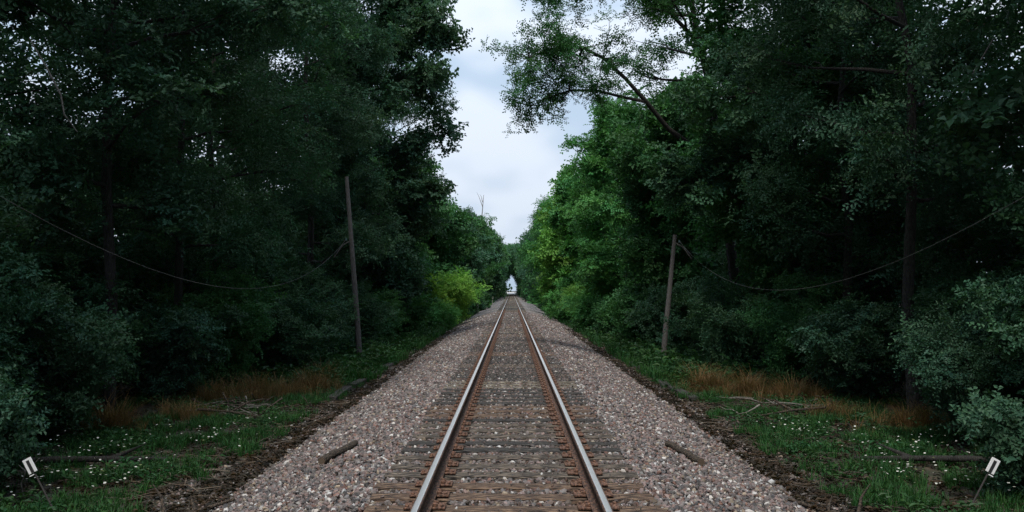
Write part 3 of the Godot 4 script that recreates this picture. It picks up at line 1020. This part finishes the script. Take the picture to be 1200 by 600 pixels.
	# second row
	for side in [-1.0, 1.0]:
		var w := "left" if side < 0 else "right"
		var row := [[13.0, -17.0, 17.0], [15.2, -25.5, 17.0], [13.0, -40.0, 18.0], [13.0, -49.0, 17.0], [12.4, -59.0, 15.0], [12.8, -71.0, 14.0], [12.2, -86.0, 13.0]]
		for k in row.size():
			var r: Array = row[k]
			tree({"x": side * r[0], "z": r[1], "h": minf(r[2], 12.0 if side > 0 and r[1] < -35.0 else 99.0) * rr(0.95, 1.05), "r": 4.2, "cb": 0.16, "n": 3000, "s": 1.3, "gap": 0.22 if k < 3 else 0.0, "col": dark if k < 5 else mid, "limbs": 28, "rc": 0.2, "label": "%s tree from the viewer in the second row, deeper in the %s wood" % [ORD[k], w], "group": "trees deeper in the %s wood" % w})
	# pale dead tree standing above the far left crowns
	var dt := thing("dead_tree", Vector3(-3.9, floor_y(-3.9, -104.0), -104.0), "bare pale dead tree standing above the far left crowns", "tree")
	var tb := MB.new()
	tb.tube([Vector3(0, 0, 0), Vector3(0.1, 4, 0), Vector3(0.35, 8, 0), Vector3(0.55, 11.0, 0), Vector3(0.75, 13.4, 0)], [0.16, 0.13, 0.10, 0.06, 0.02], 6)
	part(dt, "trunk", tb.mesh(M.pale_bark))
	tb = MB.new()
	for k in 15:
		var y := rr(6.0, 12.6)
		var s := Vector3(0.05 + y * 0.05, y, 0)
		var az := rr(0, TAU)
		tb.tube(wander(s, s + Vector3(cos(az) * 0.9, rr(0.8, 1.8), sin(az) * 0.9) * rr(0.6, 1.1), 3, 0.08), [0.045, 0.035, 0.022, 0.010], 4, false)
	part(dt, "branches", tb.mesh(M.pale_bark))
	# shrubs along the edge of the wood
	for side in [-1.0, 1.0]:
		var w := "left" if side < 0 else "right"
		var list := [
			[6.9, -11.4, 1.5, 1.1, 1500, 0.55, deep, "low dark shrub around the white marker plate, %s side"],
			[8.2, -12.8, 2.9, 1.6, 2600, 0.6, dark, "tall dark shrub rising behind the white marker plate, %s side"],
			[8.3, -15.6, 2.6, 1.5, 2300, 0.65, deep, "dark shrub standing before the nearest brown grass clump, %s side"],
			[9.6, -18.6, 3.2, 1.7, 2200, 0.7, dark, "dark shrub behind the nearest brown grass clump, %s side"],
			[8.2, -21.5, 2.2, 1.4, 1700, 0.7, deep, "dark shrub behind the small thin grass clump, %s side"],
			[7.9, -24.6, 2.8, 1.6, 1700, 0.75, mid, "shrub behind the broad brown grass patch, %s side"],
			[7.1, -28.4, 2.4, 1.5, 1500, 0.8, dark, "shrub in front of the telegraph pole, %s side"],
			[7.5, -32.6, 3.0, 1.6, 1500, 0.9, dark, "shrub beside the foot of the telegraph pole, %s side"],
			[6.7, -37.5, 2.6, 1.6, 1400, 0.95, dark, "shrub just beyond the telegraph pole, %s side"],
			[6.6, -43.0, 2.6, 1.7, 1300, 1.05, mid, "second shrub beyond the telegraph pole, %s side"],
			[6.4, -49.5, 2.8, 1.8, 1300, 1.1, mid, "third shrub beyond the telegraph pole, %s side"],
		]
		list += [
			[10.2, -14.8, 4.6, 2.0, 2600, 0.8, dark, "tall thicket behind the marker shrubs, %s side"],
			[10.9, -20.5, 4.4, 2.1, 2400, 0.85, deep, "tall thicket behind the thick trunk, %s side"],
			[10.2, -26.8, 4.2, 2.1, 2200, 0.9, dark, "tall thicket behind the broad brown grass, %s side"],
			[10.0, -33.8, 4.6, 2.2, 2200, 1.0, deep, "tall thicket behind the telegraph pole, %s side"],
		]
		for a in list:
			shrub({"x": side * (a[0] + rr(-0.15, 0.15)), "z": a[1], "h": a[2], "r": a[3], "n": a[4], "s": a[5], "col": a[6], "label": a[7] % w, "group": "dark shrubs along the wood's edge"})
	shrub({"name": "lime_bush", "x": -5.6, "z": -66.0, "h": 4.4, "r": 2.9, "n": 5600, "s": 1.05, "col": Color(0.19, 0.38, 0.065), "limbs": 18, "label": "large bright lime green bush at the ballast edge, left", "cat": "bush"})
	shrub({"x": -5.0, "z": -60.5, "h": 1.9, "r": 1.5, "n": 1000, "s": 1.0, "col": fresh, "label": "small green bush in front of the lime green bush", "cat": "bush"})
	var rl := [[5.9, -58.0, 2.4, fresh, "low green bush, nearest of the bright bushes right of track"], [6.0, -65.0, 3.6, lime, "bright yellow green bush below the rounded tree, right"], [5.4, -74.0, 3.2, fresh, "third of the bright bushes right of track"], [5.4, -85.0, 3.4, lime, "fourth of the bright bushes right of track"], [5.2, -98.0, 3.4, fresh, "farthest of the bright bushes right of track"]]
	for a in rl:
		shrub({"x": a[0], "z": a[1], "h": a[2], "r": 2.3, "n": 2600, "s": 1.2, "col": a[3], "limbs": 16, "label": a[4], "cat": "bush", "group": "bright bushes right of the track"})
	var ll := [[-5.6, -82.0, "green bush just beyond the lime green bush, left"], [-5.2, -98.0, "far green bush left of the rails, past the lime bush"]]
	for a in ll:
		shrub({"x": a[0], "z": a[1], "h": 3.0, "r": 2.0, "n": 1300, "s": 1.5, "col": mid, "label": a[2], "cat": "bush"})
	# the mass of wood behind, and the far corridor where single trees no longer show
	for side in [-1.0, 1.0]:
		var w := "left" if side < 0 else "right"
		var ins := Inst.new()
		for k in 620:
			var z := rr(-105.0, -8.0)
			var x := rr(15.0, 27.0)
			if x < -z * 0.05 + 8.0:
				continue
			var y := rr(0.2, 8.5 if z < -40.0 else 7.0)
			clump(ins, Vector3(side * x, y + 0.3, z), rr(0.9, 1.6), 12, 2.0, deep, 0.85)
		for k in 330:   # unseen wood beside and behind the viewer, added to cut down light
			var z := rr(-9.0, 26.0)
			var x := rr(8.8, 15.0)
			clump(ins, Vector3(side * x, rr(0.3, 17.0), z), rr(0.9, 1.7), 12, 2.2, dark, 0.85)
		for k in 900:
			var z := -185.0 - 235.0 * rng.randf()
			var hh := lerpf(12.0, 17.0, smooth(-230.0, -330.0, z))
			var y := rr(0.3, hh)
			var inner := lerpf(3.6, 2.4, smooth(-190.0, -330.0, z))
			var over := lerpf(1.2, -1.9, smooth(-220.0, -340.0, z))
			var edge := lerpf(inner, over, smooth(4.5, 12.5, y))
			var x := edge + 1.65 + 9.0 * pow(rng.randf(), 2.0)
			clump(ins, Vector3(side * x, y, z), 1.3, 8, 3.2, dark if rng.randf() < 0.6 else mid, 0.9)
		var o := ins.node(numbered("far_and_unseen_woods"), leafs.broad)
		add_child(o)
		tag(o, "dim far woodland behind edge trees, plus unseen wood around viewer, %s of track" % w, "woods", "far woodland", "stuff")

# ---------------------------------------------------------------- sky
func sky_image() -> Image:
	var n := FastNoiseLite.new()
	n.seed = 12
	n.frequency = 1.0
	n.fractal_octaves = 5
	var im := Image.create(1024, 512, false, Image.FORMAT_RGBF)
	for j in 512:
		var el := PI * (0.5 - (j + 0.5) / 512.0)
		for i in 1024:
			var az := TAU * (i + 0.5) / 1024.0
			var d := Vector3(cos(az) * cos(el), sin(el) * 2.6, sin(az) * cos(el))
			var k := n.get_noise_3dv(d * 4.6)
			var f := smooth(-0.28, 0.34, k + 0.06)
			var c := Color(0.205, 0.262, 0.332).lerp(Color(0.315, 0.350, 0.402), f)
			var up := lerpf(1.0, 1.9, maxf(0.0, sin(el)))   # an overcast sky is brighter overhead
			im.set_pixel(i, j, Color(c.r * up, c.g * up, c.b * up))
	return im

func _ready() -> void:
	rng.seed = 20240611
	lumps.seed = 4
	lumps.frequency = 0.05
	# camera
	var cam := Camera3D.new()
	cam.name = "camera"
	cam.fov = 31.05
	cam.far = 3000.0
	cam.position = Vector3(0, 1.89, 0)
	cam.rotation_degrees = Vector3(2.12, -0.03, 0)
	add_child(cam)
	cam.current = true
	# sky and light
	var sm := PanoramaSkyMaterial.new()
	sm.panorama = ImageTexture.create_from_image(sky_image())
	var sky := Sky.new()
	sky.sky_material = sm
	var env := Environment.new()
	env.background_mode = Environment.BG_SKY
	env.sky = sky
	env.tonemap_mode = Environment.TONE_MAPPER_LINEAR
	env.tonemap_exposure = 2.25
	env.sdfgi_enabled = true
	env.ssao_enabled = true
	env.ssil_enabled = true
	var we := WorldEnvironment.new()
	we.environment = env
	add_child(we)
	var sun := DirectionalLight3D.new()
	sun.name = "sun"
	sun.light_color = Color(1.0, 0.975, 0.94)
	sun.light_energy = 0.5
	sun.light_angular_distance = 14.0
	sun.shadow_enabled = true
	add_child(sun)
	sun.basis = Basis.looking_at(Vector3(0.10, -0.86, -0.50).normalized(), Vector3.UP)

	make_materials()
	leafs.broad = sprig_mesh(5, 9, 0.50, 0.125, 0.080)
	leafs.oval = sprig_mesh(6, 8, 0.46, 0.105, 0.060)
	leafs.large = sprig_mesh(5, 7, 0.55, 0.165, 0.125)
	leafs.fine = sprig_mesh(6, 9, 0.46, 0.085, 0.036)
	leafs.weed = sprig_mesh(4, 4, 0.30, 0.13, 0.05)
	# ground
	var gx := steps([-420.0, [-60.0, 40.0], [-14.0, 3.0], [-3.2, 0.3], [3.2, 1.6], [14.0, 0.3], [60.0, 3.0], [420.0, 40.0]])
	var gz := steps([60.0, [4.0, 4.0], [-60.0, 0.4], [-140.0, 2.0], [-460.0, 12.0], [-2400.0, 120.0]])
	tag(whole("ground", make_sheet(gx, gz, floor_y, M.soil)), "dark leaf-littered floor of the wood", "", "", "structure")
	make_track()
	make_ballast()
	make_crossing()
	make_woods()
	make_posts()
	make_verges()
	make_litter()
